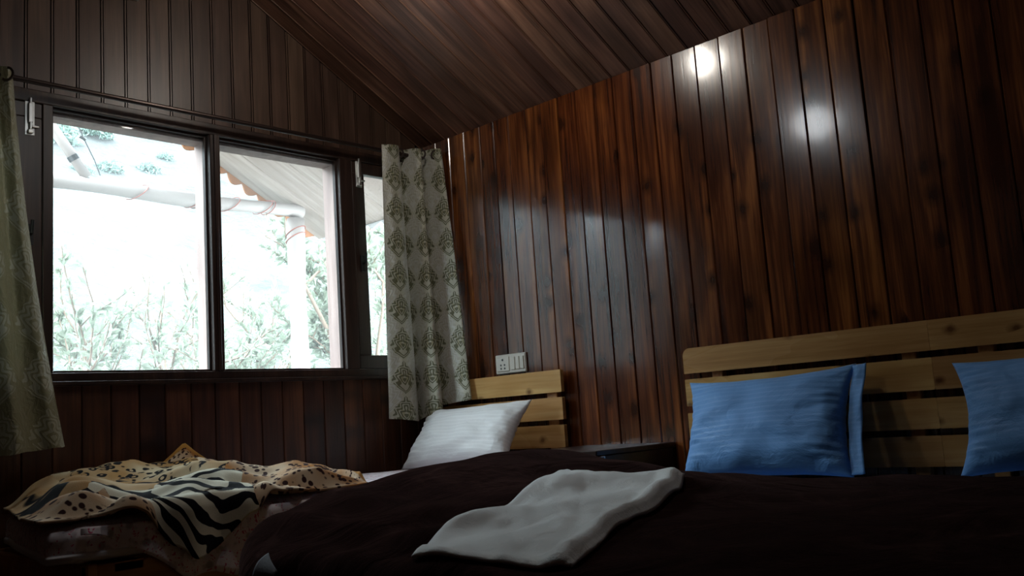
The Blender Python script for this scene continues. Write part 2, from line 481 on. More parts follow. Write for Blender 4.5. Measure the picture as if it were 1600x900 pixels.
def sstep(a, b, x):
    t = max(0.0, min(1.0, (x - a) / (b - a))); return t * t * (3 - 2 * t)
def catmull(pts, t):
    n = len(pts) - 1; s = max(0.0, min(0.99999, t)) * n; i = int(s); u = s - i
    g = lambda k: pts[max(0, min(n, k))]
    p0, p1, p2, p3 = g(i - 1), g(i), g(i + 1), g(i + 2)
    return tuple(0.5 * (2 * b + (c - a) * u + (2 * a - 5 * b + 4 * c - d) * u * u + (3 * b - a - 3 * c + d) * u ** 3) for a, b, c, d in zip(p0, p1, p2, p3))

random.seed(11)
EAVE, SLOPE = 2.285, 0.56
XL, YF = -4.2, -4.7          # far ends of the room, behind the camera
RIDGE = -2.1
def roof_z(x): return EAVE + SLOPE * (-x if x > RIDGE else x - 2 * RIDGE)

# ================================================================== setting
tag(MB().box(XL - .1, .1, YF - .1, .1, -.08, 0).build('floor', M_floor), kind='structure')

# --- right wall (headboard wall): dark backing and separate stained planks
wr = tag(MB().box(.012, .10, YF, .12, 0, EAVE + .02).build('wall_right', M_backing), 'dark stained pine plank wall behind the headboards', kind='structure')
joints = [-.004, -.03, -.132, -.235, -.345, -.456, -.555, -.655, -.764, -.862, -.966, -1.071, -1.177, -1.282, -1.384, -1.489, -1.595, -1.707, -1.817, -1.926, -2.036, -2.144, -2.255]
while joints[-1] > YF: joints.append(joints[-1] - .109 - random.uniform(-.003, .003))
pw = 0.1
def plank_profile(w, t=.014, c=.0035):
    # cross-section (x towards the room is negative)
    h = w / 2
    return [(.012, -h), (-.006 + c, -h), (-.006, -h + c), (-.006, h - c), (-.006 + c, h), (.012, h)]
tilts = {5: (-1.4, .2), 6: (-.3, .1), 7: (.8, 0), 3: (.3, 0), 4: (.4, .1), 16: (.2, .3), 17: (1.0, .2), 20: (.6, -.5), 21: (.2, -.3), 22: (-.2, -.4), 23: (1.2, .3)}
for i in range(1, len(joints) - 1):
    a, b = joints[i], joints[i + 1]
    w = a - b - .0022
    me = MB().prism([(x, y) for x, y in plank_profile(w)], 'z', 0.0, EAVE - .004).mesh('plank', M_wall)
    rz, ry = tilts.get(i, (random.gauss(0, .35), random.gauss(0, .12)))
    o = obj('plank', me, wr, ((0, (a + b) / 2, 0.002)), (0, R(ry) * .25, R(rz)))
    if 9 <= i <= 15: o.color = (1.25, 1.2, 1.05, 1)      # seven planks of a lighter, more orange stain

# --- window wall
WZ0, WZ1 = 1.085, 2.20          # window opening with frame
WX0, WX1 = -2.46, -.022
wb = MB()
wb.box(XL, .0, .012, .12, 0, WZ0).box(XL, WX0, .012, .12, WZ0, WZ1).box(WX1, .0, .012, .12, WZ0, WZ1)
wb.prism([(XL, WZ1), (0, WZ1), (0, EAVE), (RIDGE, roof_z(RIDGE)), (XL, EAVE)], 'y', .012, .12)
wb = tag(wb.build('wall_back', M_backing), 'gable end wall with the window', kind='structure')
x = -.008; xs = [x]
while x > XL:
    x -= .1085 + random.uniform(-.004, .004); xs.append(max(x, XL))
for a, b in zip(xs, xs[1:]):
    w = a - b - .002
    if w < .02: continue
    top = WZ0 - .002 if a > WX0 - .02 else WZ1 - .002
    prof = [(y, -x) for x, y in plank_profile(w)]       # faces -y
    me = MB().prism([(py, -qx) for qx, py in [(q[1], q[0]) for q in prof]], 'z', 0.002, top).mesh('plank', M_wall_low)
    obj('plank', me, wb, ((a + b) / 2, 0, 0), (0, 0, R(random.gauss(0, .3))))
# laminate panels of the gable with a double groove at each joint
x = -.032; xs = [-.006]
while x > XL: xs.append(x); x -= .0962
xs.append(XL)
for a, b in zip(xs, xs[1:]):
    w = a - b
    if w < .01: continue
    g = .006
    def zt(px): return roof_z(px) - .004
    mb = MB()
    # flat strip, thin bead, recessed groove on the left of each panel
    def strip(p, q, y0):
        mid = (p + q) / 2
        poly = [(q, WZ1 + .001), (p, WZ1 + .001), (p, zt(p)), (q, zt(q))]
        if q < RIDGE < p: poly.insert(3, (RIDGE, zt(RIDGE)))
        mb.prism(poly, 'y', y0, .012)
    strip(a - .002, b + .013, -.004)
    if w > .05: strip(b + .010, b + .004, -.002)
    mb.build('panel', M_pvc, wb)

# --- window
win = tag(empty('window_1', (0, 0, 0)), 'dark wooden window with two fixed panes between side casements', kind='structure')
FY0, FY1 = -.022, .035
def part(name, mb, mat, parent, **k): return mb.build(name, mat, parent, **k)
part('head_rail', MB().box(WX0, WX1, FY0, FY1, 2.15, WZ1, .003), M_frame, win)
part('sill_rail', MB().box(WX0, WX1, FY0 - .002, FY1, WZ0 + .012, 1.13, .003).box(WX0, WX1, FY0 - .014, FY1, WZ0 - .004, WZ0 + .013, .003), M_frame, win)
part('jamb', MB().box(WX0, -2.41, FY0, FY1, 1.13, 2.15, .002), M_frame, win)
part('jamb', MB().box(-.062, WX1, FY0, FY1, 1.13, 2.15, .002), M_frame, win)
part('post', MB().box(-1.895, -1.857, FY0, FY1, 1.13, 2.15, .003), M_frame, win)
part('post', MB().box(-.535, -.462, FY0, FY1, 1.13, 2.15, .003), M_frame, win)
part('mullion', MB().box(-1.213, -1.166, FY0 - .004, FY1, 1.13, 2.15, .003).box(-1.197, -1.182, FY0 - .010, FY0, 1.13, 2.15, .002), M_frame, win)
M_casing = wood('sky_paled_outer_casing', (0.16, 0.10, 0.085), (0.24, 0.16, 0.135), (0.30, 0.21, 0.18), knots=False, rough=(0.6, 0.7), vary=0.1)  # reveal wood coloured paler to carry the skylight falling on it
OC = MB().box(WX0, WX1, FY1, .118, 2.128, WZ1 - .004).box(WX0, WX1, FY1, .135, WZ0 + .01, 1.118)
for xa, xb in ((WX0, -2.41), (-1.895, -1.857), (-1.209, -1.170), (-.535, -.462), (-.062, WX1)): OC.box(xa, xb, FY1, .118, 1.118, 2.128)
part('outer_casing', OC, M_casing, win)
for a, b in ((-1.857, -1.213), (-1.166, -.535)):
    bead = MB().box(a, b, .004, .024, 1.13, 1.139).box(a, b, .004, .024, 2.141, 2.15).box(a, a + .009, .004, .024, 1.139, 2.141).box(b - .009, b, .004, .024, 1.139, 2.141)
    part('glazing_bead', bead, M_frame, win)
    part('glass_pane', MB().box(a + .002, b - .002, .026, .030, 1.132, 2.148), M_glass, win)
def bolt(parent, x, z0, z1, y):
    mb = MB().box(x - .017, x + .017, y - .003, y, z0, z1, .001)
    mb.tube([(x, y - .010, z0 + .012), (x, y - .010, z1 + .012)], .0055, 8)
    mb.box(x - .009, x + .009, y - .016, y - .003, z0 + .045, z1 - .008, .003)
    mb.box(x - .010, x + .010, y - .017, y - .003, z0 + .004, z0 + .020, .003)
    mb.box(x + .004, x + .03, y - .014, y - .006, z0 + .028, z0 + .036, .002)
    o = mb.build('tower_bolt', M_steel, parent); o['label'] = 'shiny zinc tower bolt'
    return o
def casement(x0, x1, inner):
    c = MB().box(x0, x1, FY0 + .004, .02, 1.132, 1.197, .003).box(x0, x1, FY0 + .004, .02, 2.09, 2.148, .003)
    sw = .074 if inner < 0 else .125
    c.box(x0, x0 + sw, FY0 + .004, .02, 1.197, 2.09, .003).box(x1 - sw, x1, FY0 + .004, .02, 1.197, 2.09, .003)
    o = c.build('casement', M_frame, win)
    MB().box(x0 + sw - .005, x1 - sw + .005, -.001, .003, 1.19, 2.095).build('glass_pane', M_glass, o)
    xb = x1 - .045 if inner > 0 else x0 + .040
    bolt(o, xb, 2.02, 2.15, FY0 + .004)
    h = MB().box(xb - .012, xb + .012, FY0 - .006, FY0 + .004, 1.60, 1.68, .002).tube([(xb, FY0 - .006, 1.64), (xb, FY0 - .024, 1.642), (xb, FY0 - .030, 1.69)], .006, 8)
    h.build('handle', M_black, o)
    return o
casement(-2.408, -1.896, 1)
casement(-.461, -.064, -1)

# --- ceiling: sloping laminate panels, each its own piece
th = math.atan(SLOPE)
ce = MB().prism([(0.10, EAVE + .02 - SLOPE * .1), (0.10, EAVE + .10 - SLOPE * .1), (RIDGE, roof_z(RIDGE) + .10), (RIDGE, roof_z(RIDGE) + .02)], 'y', YF - .1, .12)
ce = tag(ce.build('ceiling', M_backing), 'sloping ceiling of walnut-look panels', kind='structure')
L = -RIDGE / math.cos(th)
prof = [(-.0485, 0.012), (-.0485, .004), (-.0465, .0), (.038, 0), (.0395, .003), (.0405, .003), (.042, -.0025), (.0455, -.0025), (.047, .004), (.0485, .004), (.0485, .012)]
me = MB().prism([(p[0] * 1.0, p[1]) for p in prof], 'x', 0, -L).mesh('panel', M_pvc_c)
y = -.052
while y > YF:
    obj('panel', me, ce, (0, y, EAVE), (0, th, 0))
    y -= .098
c2 = MB().prism([(RIDGE, roof_z(RIDGE)), (RIDGE, roof_z(RIDGE) + .1), (XL - .1, EAVE + .1), (XL - .1, EAVE)], 'y', YF - .1, .12)
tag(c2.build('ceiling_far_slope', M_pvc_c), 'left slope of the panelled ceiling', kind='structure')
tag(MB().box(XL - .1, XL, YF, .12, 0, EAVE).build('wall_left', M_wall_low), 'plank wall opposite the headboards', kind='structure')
tag(MB().prism([(XL, 0), (.1, 0), (.1, EAVE), (RIDGE, roof_z(RIDGE)), (XL, EAVE)], 'y', YF - .1, YF).build('wall_front', M_wall_low), 'gable wall behind the camera', kind='structure')

# ================================================================== curtain rod and curtains
rod = tag(empty('curtain_rod', (-1.3, -.1, 2.2)), 'thin dark metal curtain rod above the window', 'curtain rod')
MB().tube([(-1.25, 0, 0), (1.272, 0, 0)], .0105, 12).build('pole', M_rod, rod)
for xx in (-1.2, 1.24):
    MB().box(xx - .008, xx + .008, .008, .092, -.004, .006, .001).box(xx - .012, xx + .012, .088, .095, -.02, .03, .002).build('bracket', M_rod, rod)

def curtain(name, top, bot, ztop, zbot, mat, nu, nv, bow=0.0, seed=0.0, midctl=None):
    # arc length along the hem gives the cloth's own width
    cum = [0.0]
    for i in range(nu):
        p, q = catmull(top, i / nu), catmull(top, (i + 1) / nu)
        p2, q2 = catmull(bot, i / nu), catmull(bot, (i + 1) / nu)
        cum.append(cum[-1] + .5 * (math.dist(p, q) + math.dist(p2, q2)))
    def fn(u, v):
        a = catmull(top, u); b = catmull(bot, u)
        k = v if midctl is None else midctl(u, v)
        zt = catmull(ztop, u)[0]; zb = catmull(zbot, u)[0]
        z = lerp(zt, zb, v)
        wr_ = .007 * ns(u * 9 + seed, v * 5, seed) * (0.4 + v) + .004 * ns(u * 22, v * 14, seed + 3)
        x = lerp(a[0], b[0], k); yy = lerp(a[1], b[1], k)
        return (x + wr_ * .5, yy + wr_ - .004, z + .004 * ns(u * 14, v * 3, seed)), (cum[int(round(u * nu))], -z)
    v, f, uv = grid(nu, nv, fn)
    return mesh_from(name, v, f, mat, True, uv)
T = [(-.345, -.112), (-.30, -.128), (-.25, -.122), (-.205, -.075), (-.190, -.042), (-.176, -.085), (-.152, -.150), (-.128, -.155), (-.112, -.11), (-.108, -.065), (-.085, -.060), (-.068, -.12), (-.055, -.185), (-.036, -.205), (-.022, -.17)]
B = [(-.385, -.115), (-.335, -.150), (-.275, -.158), (-.215, -.130), (-.185, -.075), (-.175, -.10), (-.205, -.185), (-.190, -.25), (-.150, -.235), (-.135, -.17), (-.118, -.20), (-.108, -.28), (-.098, -.345), (-.088, -.375), (-.082, -.33)]
cr = tag(empty('curtain', (-.2, -.12, 2.2)), 'silvery brocade curtain with olive damask medallions right of the window', 'curtain', 'curtains at the window')
me = curtain('cloth', T, B, [(2.225,), (2.235,), (2.225,), (2.235,), (2.225,)], [(.888,), (.868,), (.900,), (.942,), (.955,)], M_curtain, 130, 90, seed=2.0)
o = obj('cloth', me, cr); o.location = (.2, .12, -2.2)
for u in (.17, .33, .5, .66, .86):
    a = catmull(T, u)
    ring = MB().lathe([(.019, -.002), (.019, .002), (.028, .002), (.028, -.002), (.019, -.002)], n=16).build('eyelet', M_rod, cr)
    ring.location = (a[0] + .2, a[1] + .12, .0); ring.rotation_euler = (0, R(90), R(35))
T2 = [(-2.48, -.10), (-2.44, -.15), (-2.39, -.09), (-2.34, -.14), (-2.28, -.08), (-2.23, -.14), (-2.18, -.09), (-2.13, -.15), (-2.085, -.10), (-2.055, -.125), (-2.03, -.10)]
B2 = [(-2.52, -.10), (-2.46, -.17), (-2.39, -.09), (-2.32, -.16), (-2.25, -.08), (-2.18, -.16), (-2.10, -.10), (-2.03, -.16), (-1.96, -.12), (-1.90, -.14), (-1.855, -.115)]
cl = tag(empty('curtain', (-2.25, -.12, 2.2)), 'olive green brocade curtain with pale leaf motifs at the left edge', 'curtain', 'curtains at the window')
me = curtain('cloth', T2, B2, [(2.225,), (2.24,), (2.225,)], [(.83,), (.835,), (.86,)], M_curtain_l, 120, 70, seed=7.0, midctl=lambda u, v: .55 * v + .45 * v * v)
o = obj('cloth', me, cl); o.location = (2.25, .12, -2.2)
for u in (.1, .3, .5, .7, .9):
    a = catmull(T2, u)
    ring = MB().lathe([(.019, -.002), (.019, .002), (.028, .002), (.028, -.002), (.019, -.002)], n=16).build('eyelet', M_rod, cl)
    ring.location = (a[0] + 2.25, a[1] + .12, 0); ring.rotation_euler = (0, R(90), R(35))

# ================================================================== small bed in the corner
sb = tag(empty('single_bed', (-1.1, -.55, 0)), 'low pine single bed under the window with slatted headboard', 'bed')
def at(o, x, y, z): o.location = (x - o.parent.location.x, y - o.parent.location.y, z - o.parent.location.z); return o
def slat_mesh(y0, y1, h, corner=0.0, t=.02):
    n = 6
    pts = []
    for (cx, cz, a0) in ((y1 - corner, h - corner, 0), (y0 + corner, h - corner, 90), (y0 + .004, .004, 180), (y1 - .004, .004, 270)):
        rr = corner if cz > .01 and corner else .004
        if not corner and cz >= h - .001: cx = cx - .004 if a0 == 0 else cx + .004; cz = h - .004
        for k in range(n + 1):
            w = R(a0 + 90 * k / n); pts.append((cx + rr * math.cos(w), cz + rr * math.sin(w)))
    return MB().prism(pts, 'x', -t, 0)
for zt in (1.05, .93, .81, .69):
    slat_mesh(-.915 + .0, -.075, .098).build('slat', M_pine, sb, loc=(1.1 - .040, .55, zt - .098))
for yy in (-.84, -.18):
    MB().box(-.040, -.008, yy - .03, yy + .03, .05, 1.03, .003).build('batten', M_pine_dark, sb, loc=(1.1, .55, 0))
for yy in (-.955, -.085):
    MB().box(-2.12, -.03, yy, yy + .03, .36, .53, .004).build('side_rail', M_pine_dark, sb, loc=(1.1, .55, 0))
MB().box(-2.12, -2.09, -.96, -.055, .30, .535, .004).build('foot_board', M_pine_dark, sb, loc=(1.1, .55, 0))
for xx in (-2.06, -.12):
    for yy in (-.925, -.12):
        MB().box(xx - .03, xx + .03, yy - .03, yy + .03, 0, .40, .004).build('leg', M_pine_dark, sb, loc=(1.1, .55, 0))
for k in range(9):
    xx = -2.0 + k * .23
    MB().box(xx - .04, xx + .04, -.955, -.085, .505, .53).build('bed_slat', M_pine_dark, sb, loc=(1.1, .55, 0))

# mattress with floral sheet
def soft_box(x0, x1, y0, y1, z0, z1, r, mat, name, n=18, wob=.006, seed=0.):
    bm = bmesh.new()
    bmesh.ops.create_cube(bm, size=1)
    bmesh.ops.subdivide_edges(bm, edges=bm.edges[:], cuts=n, use_grid_fill=True)
    hx, hy, hz = (x1 - x0) / 2, (y1 - y0) / 2, (z1 - z0) / 2
    for q in bm.verts:
        p = Vector((q.co.x * 2 * hx, q.co.y * 2 * hy, q.co.z * 2 * hz))
        c = Vector((max(-hx + r, min(hx - r, p.x)), max(-hy + r, min(hy - r, p.y)), max(-hz + r, min(hz - r, p.z))))
        d = p - c
        if d.length > 1e-6: p = c + d.normalized() * r
        p += Vector((1, 1, 1)) * wob * ns(p.x * 4 + seed, p.y * 4, p.z * 9)
        q.co = p
    me = bpy.data.meshes.new(name); bm.to_mesh(me); bm.free()
    me.polygons.foreach_set('use_smooth', [True] * len(me.polygons)); me.materials.append(mat)
    return me, ((x0 + x1) / 2, (y0 + y1) / 2, (z0 + z1) / 2)
me, c = soft_box(-2.17, -.078, -.965, -.075, .535, .65, .045, M_floral, 'mattress', 22)
FOOT = lambda y: -2.045 - .21 * (-y - .1)
for q in me.vertices:
    k = sstep(.2, -1.05, q.co.x)
    q.co.x += (FOOT(q.co.y + c[1]) + 2.17) * k
sm = tag(obj('mattress', me, None, c), 'thin floral cotton mattress on the single bed', 'mattress')

M_pad = plain('white_mattress_pad', (0.62, 0.62, 0.64), 0.85, bump_scale=30.0)
me2 = me.copy(); me2.materials.clear(); me2.materials.append(M_pad)
for q in me2.vertices: q.co.z = q.co.z * .32 - .034; q.co.x *= 1.006; q.co.y *= 1.004
obj('mattress_pad', me2, sm)
def skirt_fn(u, v):
    x = lerp(-2.14, -.9, u); d = v * (.02 + .18 * sstep(-2.12, -1.80, x)) * (.9 + .25 * ns(u * 9, 3.))
    y = -.967 - .012 * math.sin(u * 40 + 2 * ns(u * 6, 1.)) * v - .004
    return (x - c[0], y - c[1], .635 - d - c[2]), (u, v)
V, F, U = grid(60, 8, skirt_fn)
q = obj('hanging_sheet', mesh_from('hanging_sheet', V, F, M_floral, True, U), sm)
md = q.modifiers.new('thickness', 'SOLIDIFY'); md.thickness = .003

# crumpled animal print blanket heaped on the foot of the small bed
ZM = .660
def blanket_h(x, y):
    # x -2.18..-1.08 , y -1.02..-.09
    e = 1.0
    h = .040 + .020 * ns(x * 6, y * 7, 1.0) + .010 * ns(x * 15, y * 16, 4.0)
    # ridge along the wall
    h += .075 * math.exp(-((y + .17) / .13) ** 2) * sstep(-2.12, -1.80, x) * (1 - sstep(-1.40, -1.15, x))
    h += .045 * math.exp(-((x + 1.62) / .25) ** 2 - ((y + .45) / .25) ** 2)
    h += .040 * math.exp(-((x + 1.40) / .20) ** 2 - ((y + .62) / .22) ** 2)
    h += .030 * math.exp(-((x + 2.02) / .13) ** 2 - ((y + .55) / .30) ** 2)
    # crossing folds running diagonally
    s = (x * .8 - y * .6)
    h += .022 * math.sin(s * 19 + 2.5 * ns(x * 2, y * 2, 3.)) * (0.5 + .5 * ns(x * 3, y * 3, 9.))
    h += .016 * math.sin((x * .5 + y * .85) * 30 + 2 * ns(x * 3, y * 3, 5.)) * sstep(-.35, -.7, y)
    return max(.012, h)
def blanket_fn(u, v):
    y = lerp(-1.17, -.10, v) + .025 * ns(u * 6, 1.7)
    xf = FOOT(max(y, -.96)) + .004
    x = lerp(xf - .012, -1.06, u) + .07 * ns(v * 4, 8.1) * sstep(.8, 1, u)
    # near edge: stops on the mattress rim at the foot corner, hangs over further on, then lies back
    back = interp([(-2.30, .215), (-2.10, .205), (-1.97, .15), (-1.88, .05), (-1.82, .01), (-1.76, .03), (-1.64, .12), (-1.5, .19), (-1.2, .24), (-1.0, .36)], x)
    y = y + back * (1 - v) ** 1.5
    edge = -.955
    hgt = blanket_h(x, max(y, edge))
    rim = lerp(1.0, min(1.0, max(0.0, (y - edge) / .08)), sstep(.12, .2, back))
    foot = sstep(0, .10, u)
    z = ZM + lerp(-.004, hgt, min(sstep(0, 1, rim) * .75 + .25, foot * .8 + .2))
    if y < edge:
        d = edge - y
        ang = min(d / .045, math.pi / 2)
        z = ZM + hgt - .045 * (1 - math.cos(ang)) - max(0, d - .07)
        y = edge - .045 * math.sin(ang) - .014 * math.sin(x * 34 + 1)
    oh = max(0.0, edge - (-1.17 + back))
    k = (1 - sstep(0, .06, oh)) * (1 - sstep(0, .09, v))
    z = lerp(z, ZM + .004, k)
    w = min((1 - u) / .05, (1 - v) / .03, 1.0)
    z -= (1 - sstep(0, 1, w)) * .018
    return (x, y, z), (u, v)
v_, f_, uv_ = grid(130, 130, blanket_fn)
bl = obj('blanket', mesh_from('blanket', v_, f_, M_animal, True, uv_))
md = bl.modifiers.new('thickness', 'SOLIDIFY'); md.thickness = .008; md.offset = -1
tag(bl, 'crumpled mink blanket printed with zebra, cheetah and leopard patches', 'blanket')
# upturned corner with ochre border against the wall
def corner_fn(u, v):
    x = lerp(-1.62, -1.30, u); h = .03 + .105 * max(0, 1 - abs(u - .62) / .42)
    y = lerp(-.20, -.115, v) + .01 * ns(u * 6, v * 3)
    z = ZM + .05 + h * v
    return (x + .02 * v, y, z), (lerp(.55, .985, u) * .99, lerp(.72, 1.0, v))
v_, f_, uv_ = grid(30, 16, corner_fn)
co = obj('folded_corner', mesh_from('folded_corner', v_, f_, M_animal, True, uv_), bl)
md = co.modifiers.new('thickness', 'SOLIDIFY'); md.thickness = .008

# ------------------------------------------------------------------ pillows
def pillow_mesh(name, w, h, t, mat, flange=0.0, seed=0., sag=.04, n=56, ears=.11):
    """pillow standing in the local yz plane, width along y, height along z, thickness along x"""
    def side(sg):
        def fn(u, v):
            a = u * 2 - 1; b = v * 2 - 1
            prof = max(0.0, (1 - abs(a) ** 2.6)) ** .55 * max(0.0, (1 - abs(b) ** 2.6)) ** .55
            # edges pull in between the pointed corners
            yy = a * w / 2 * (1 - ears * (1 - b * b) * abs(a) ** 3)
            zz = b * h / 2 * (1 - ears * (1 - a * a) * abs(b) ** 3)
            wr_ = .010 * ns(a * 3 + seed, b * 3, sg) + .006 * ns(a * 7, b * 9 + seed, sg) * (abs(a) ** 1.5)
            wr_ += .011 * ns(a * 1.5 + seed, b * 13, sg * 4.) * sstep(.5, .9, abs(a)) * (1 - sstep(.95, 1, abs(a)))
            th_ = t / 2 * prof * (1 - sag * b) * (1 + .12 * (-b))
            return (sg * (th_ + wr_ * prof ** .5 * 1.2), yy, zz), (a * w / 2, b * h / 2)
        return fn
    V, F, U = grid(n, n, side(-1))
    V2, F2, U2 = grid(n, n, side(1))
    b0 = len(V)
    V += V2; U += U2; F += [tuple(i + b0 for i in q)[::-1] for q in F2]
    me = mesh_from(name, V, F, mat, True, U)
    bm = bmesh.new(); bm.from_mesh(me)
    bmesh.ops.remove_doubles(bm, verts=bm.verts[:], dist=1e-5)
    bmesh.ops.recalc_face_normals(bm, faces=bm.faces[:])
    bm.to_mesh(me); bm.free()
    me.polygons.foreach_set('use_smooth', [True] * len(me.polygons))
    return me
def place_pillow(name, label, w, h, t, mat, loc, rot, seed, flange_side=None, cat='pillow', group=None):
    e = tag(empty(name, loc, rot), label, cat, group)
    o = obj('pillow_body', pillow_mesh('pillow_body', w, h, t, mat, seed=seed), e)
    if flange_side is not None:
        s = flange_side
        def fn(u, v):
            b = v * 2 - 1
            yy = s * (w / 2 - .012 + u * .05) * (1 - .03 * (1 - b * b))
            return (-.004 + .010 * ns(v * 5, u * 2, seed) - .01 * u, yy, b * (h / 2 - .008)), (yy, b * h / 2)
        V, F, U = grid(6, 30, fn)
        q = obj('open_hem', mesh_from('open_hem', V, F, mat, True, U), e)
        md = q.modifiers.new('thickness', 'SOLIDIFY'); md.thickness = .004
    return e

place_pillow('pillow', 'white striped pillow leaning on the small slatted headboard', .68, .33, .14, M_whitepillow, (-.255, -.490, .790), (R(-1), R(36), R(0)), 3.0)

# ================================================================== bedside table between the beds
nt = tag(empty('bedside_table', (-.255, -1.215, 0)), 'dark brown bedside table between the two headboards', 'table')
MB().box(-.255, .245, -.235, .23, .695, .715, .003).build('table_top', M_table, nt)
MB().box(-.235, .235, -.228, -.212, .08, .695, .002).build('side_panel', M_table, nt)
MB().box(-.235, .235, .208, .226, .08, .695, .002).build('side_panel', M_table, nt)
MB().box(.215, .235, -.215, .215, .08, .695).build('back_panel', M_table, nt)
MB().box(-.235, .215, -.215, .215, .10, .12).build('bottom_shelf', M_table, nt)
dr = MB().box(-.253, -.233, -.212, .212, .54, .685, .003).build('drawer', M_table, nt)
MB().tube([(-.253, -.04, .61), (-.275, -.035, .61), (-.275, .035, .61), (-.253, .04, .61)], .005, 8).build('handle', M_steel, dr)
dd = MB().box(-.253, -.233, -.212, .212, .125, .53, .003).build('door', M_table, nt)
MB().tube([(-.253, -.17, .40), (-.275, -.17, .40), (-.275, -.17, .48), (-.253, -.17, .48)], .005, 8).build('handle', M_steel, dd)
lt = MB().box(-.232, -.206, -.236, -.228, .655, .694, .002).tube([(-.219, -.239, .66), (-.219, -.239, .69)], .004, 8).build('latch', M_steel, nt)
lt['label'] = 'small zinc latch on the side'
for xx in (-.21, .21):
    for yy in (-.21, .21):
        MB().box(xx - .02, xx + .02, yy - .02, yy + .02, 0, .10, .002).build('leg', M_table, nt)

# socket plate
so = tag(empty('switch_board', (-.0065, -.577, 1.105)), 'ivory switch and socket plate on the wall above the small headboard', 'socket')
MB().box(-.012, 0, -.098, .098, -.045, .045, .004).build('plate', M_white_plastic, so)
MB().box(-.016, -.010, .005, .088, -.034, .034, .002).build('socket_insert', M_white_plastic, so)
hb = MB()
for dy, dz, r_ in ((.046, .020, .0055), (.034, -.004, .0045), (.058, -.004, .0045), (.034, -.020, .0045), (.058, -.020, .0045)):
    hb.tube([(-.0175, dy, dz), (-.012, dy, dz)], r_, 10)
hb.build('pin_hole', M_black, so)
for k in range(3):
    MB().box(-.017, -.010, -.032 - k * .028, -.008 - k * .028, -.030, .030, .002).build('switch_rocker', M_white_plastic, so)
# torn tape corner
fx = tag(empty('light_fitting', (-1.545, -.006, 2.672)), 'small pale light fitting at the top edge above the window', 'light fitting')
MB().box(-.035, .035, -.045, 0, 0, .05, .006).build('housing', M_white_plastic, fx)
MB().box(-.02, .02, -.050, -.045, .012, .038, .002).build('cover', M_white_plastic, fx)

# ================================================================== double bed
bb = tag(empty('double_bed', (-1.05, -2.47, 0)), 'large pine bed with a wide slatted headboard on the right', 'bed')
BY0, BY1 = -3.40, -1.555
for k, zt in enumerate((1.075, .955, .825, .705)):
    h = .098 if k != 1 else .104
    for (a, b) in ((-2.4988, BY1), (BY0, -2.4995)):
        mb = slat_mesh(a, b, h)
        if k == 0:
            mb = MB()
            # rounded outer corner
            outer = b if b == BY1 else a; sg = 1 if b == BY1 else -1
            inner = a if b == BY1 else b
            pts = [(inner, 0), (outer, 0)] + [(outer - sg * (.03 - .03 * math.cos(R(w))), h - .03 + .03 * math.sin(R(w))) for w in range(0, 91, 15)] + [(inner, h)]
            mb.prism(pts, 'x', -.02, 0)
        mb.build('slat', M_pine, bb, loc=(1.05 - .040, 2.47, zt - h))
for yy in (-1.69, -2.42, -2.66, -3.30):
    MB().box(-.040, -.008, yy - .024, yy + .024, .05, 1.06, .003).build('batten', M_pine_dark, bb, loc=(1.05, 2.47, 0))
for yy in (BY0 + .02, BY1 - .03):
    MB().box(-1.92, -.04, yy - .015, yy + .015, .22, .40, .004).build('side_rail', M_pine_dark, bb, loc=(1.05, 2.47, 0))
MB().box(-1.945, -1.915, BY0, BY1, .20, .42, .004).build('foot_board', M_pine_dark, bb, loc=(1.05, 2.47, 0))
for xx in (-1.88, -.1):
    for yy in (BY0 + .05, BY1 - .06):
        MB().box(xx - .03, xx + .03, yy - .03, yy + .03, 0, .24, .004).build('leg', M_pine_dark, bb, loc=(1.05, 2.47, 0))
for k in range(8):
    xx = -1.8 + k * .24
    MB().box(xx - .04, xx + .04, BY0 + .04, BY1 - .045, .375, .40).build('bed_slat', M_pine_dark, bb, loc=(1.05, 2.47, 0))
M_sheet_blue = fabric_stripe('blue_sheet', (0.25, 0.42, 0.70), (0.30, 0.48, 0.76), scale=90.0)
me, c = soft_box(-1.91, -.075, BY0 + .045, BY1 - .045, .408, .567, .05, M_sheet_blue, 'mattress', 20)
tag(obj('mattress', me, None, c), 'mattress in a light blue sheet on the large bed', 'mattress')

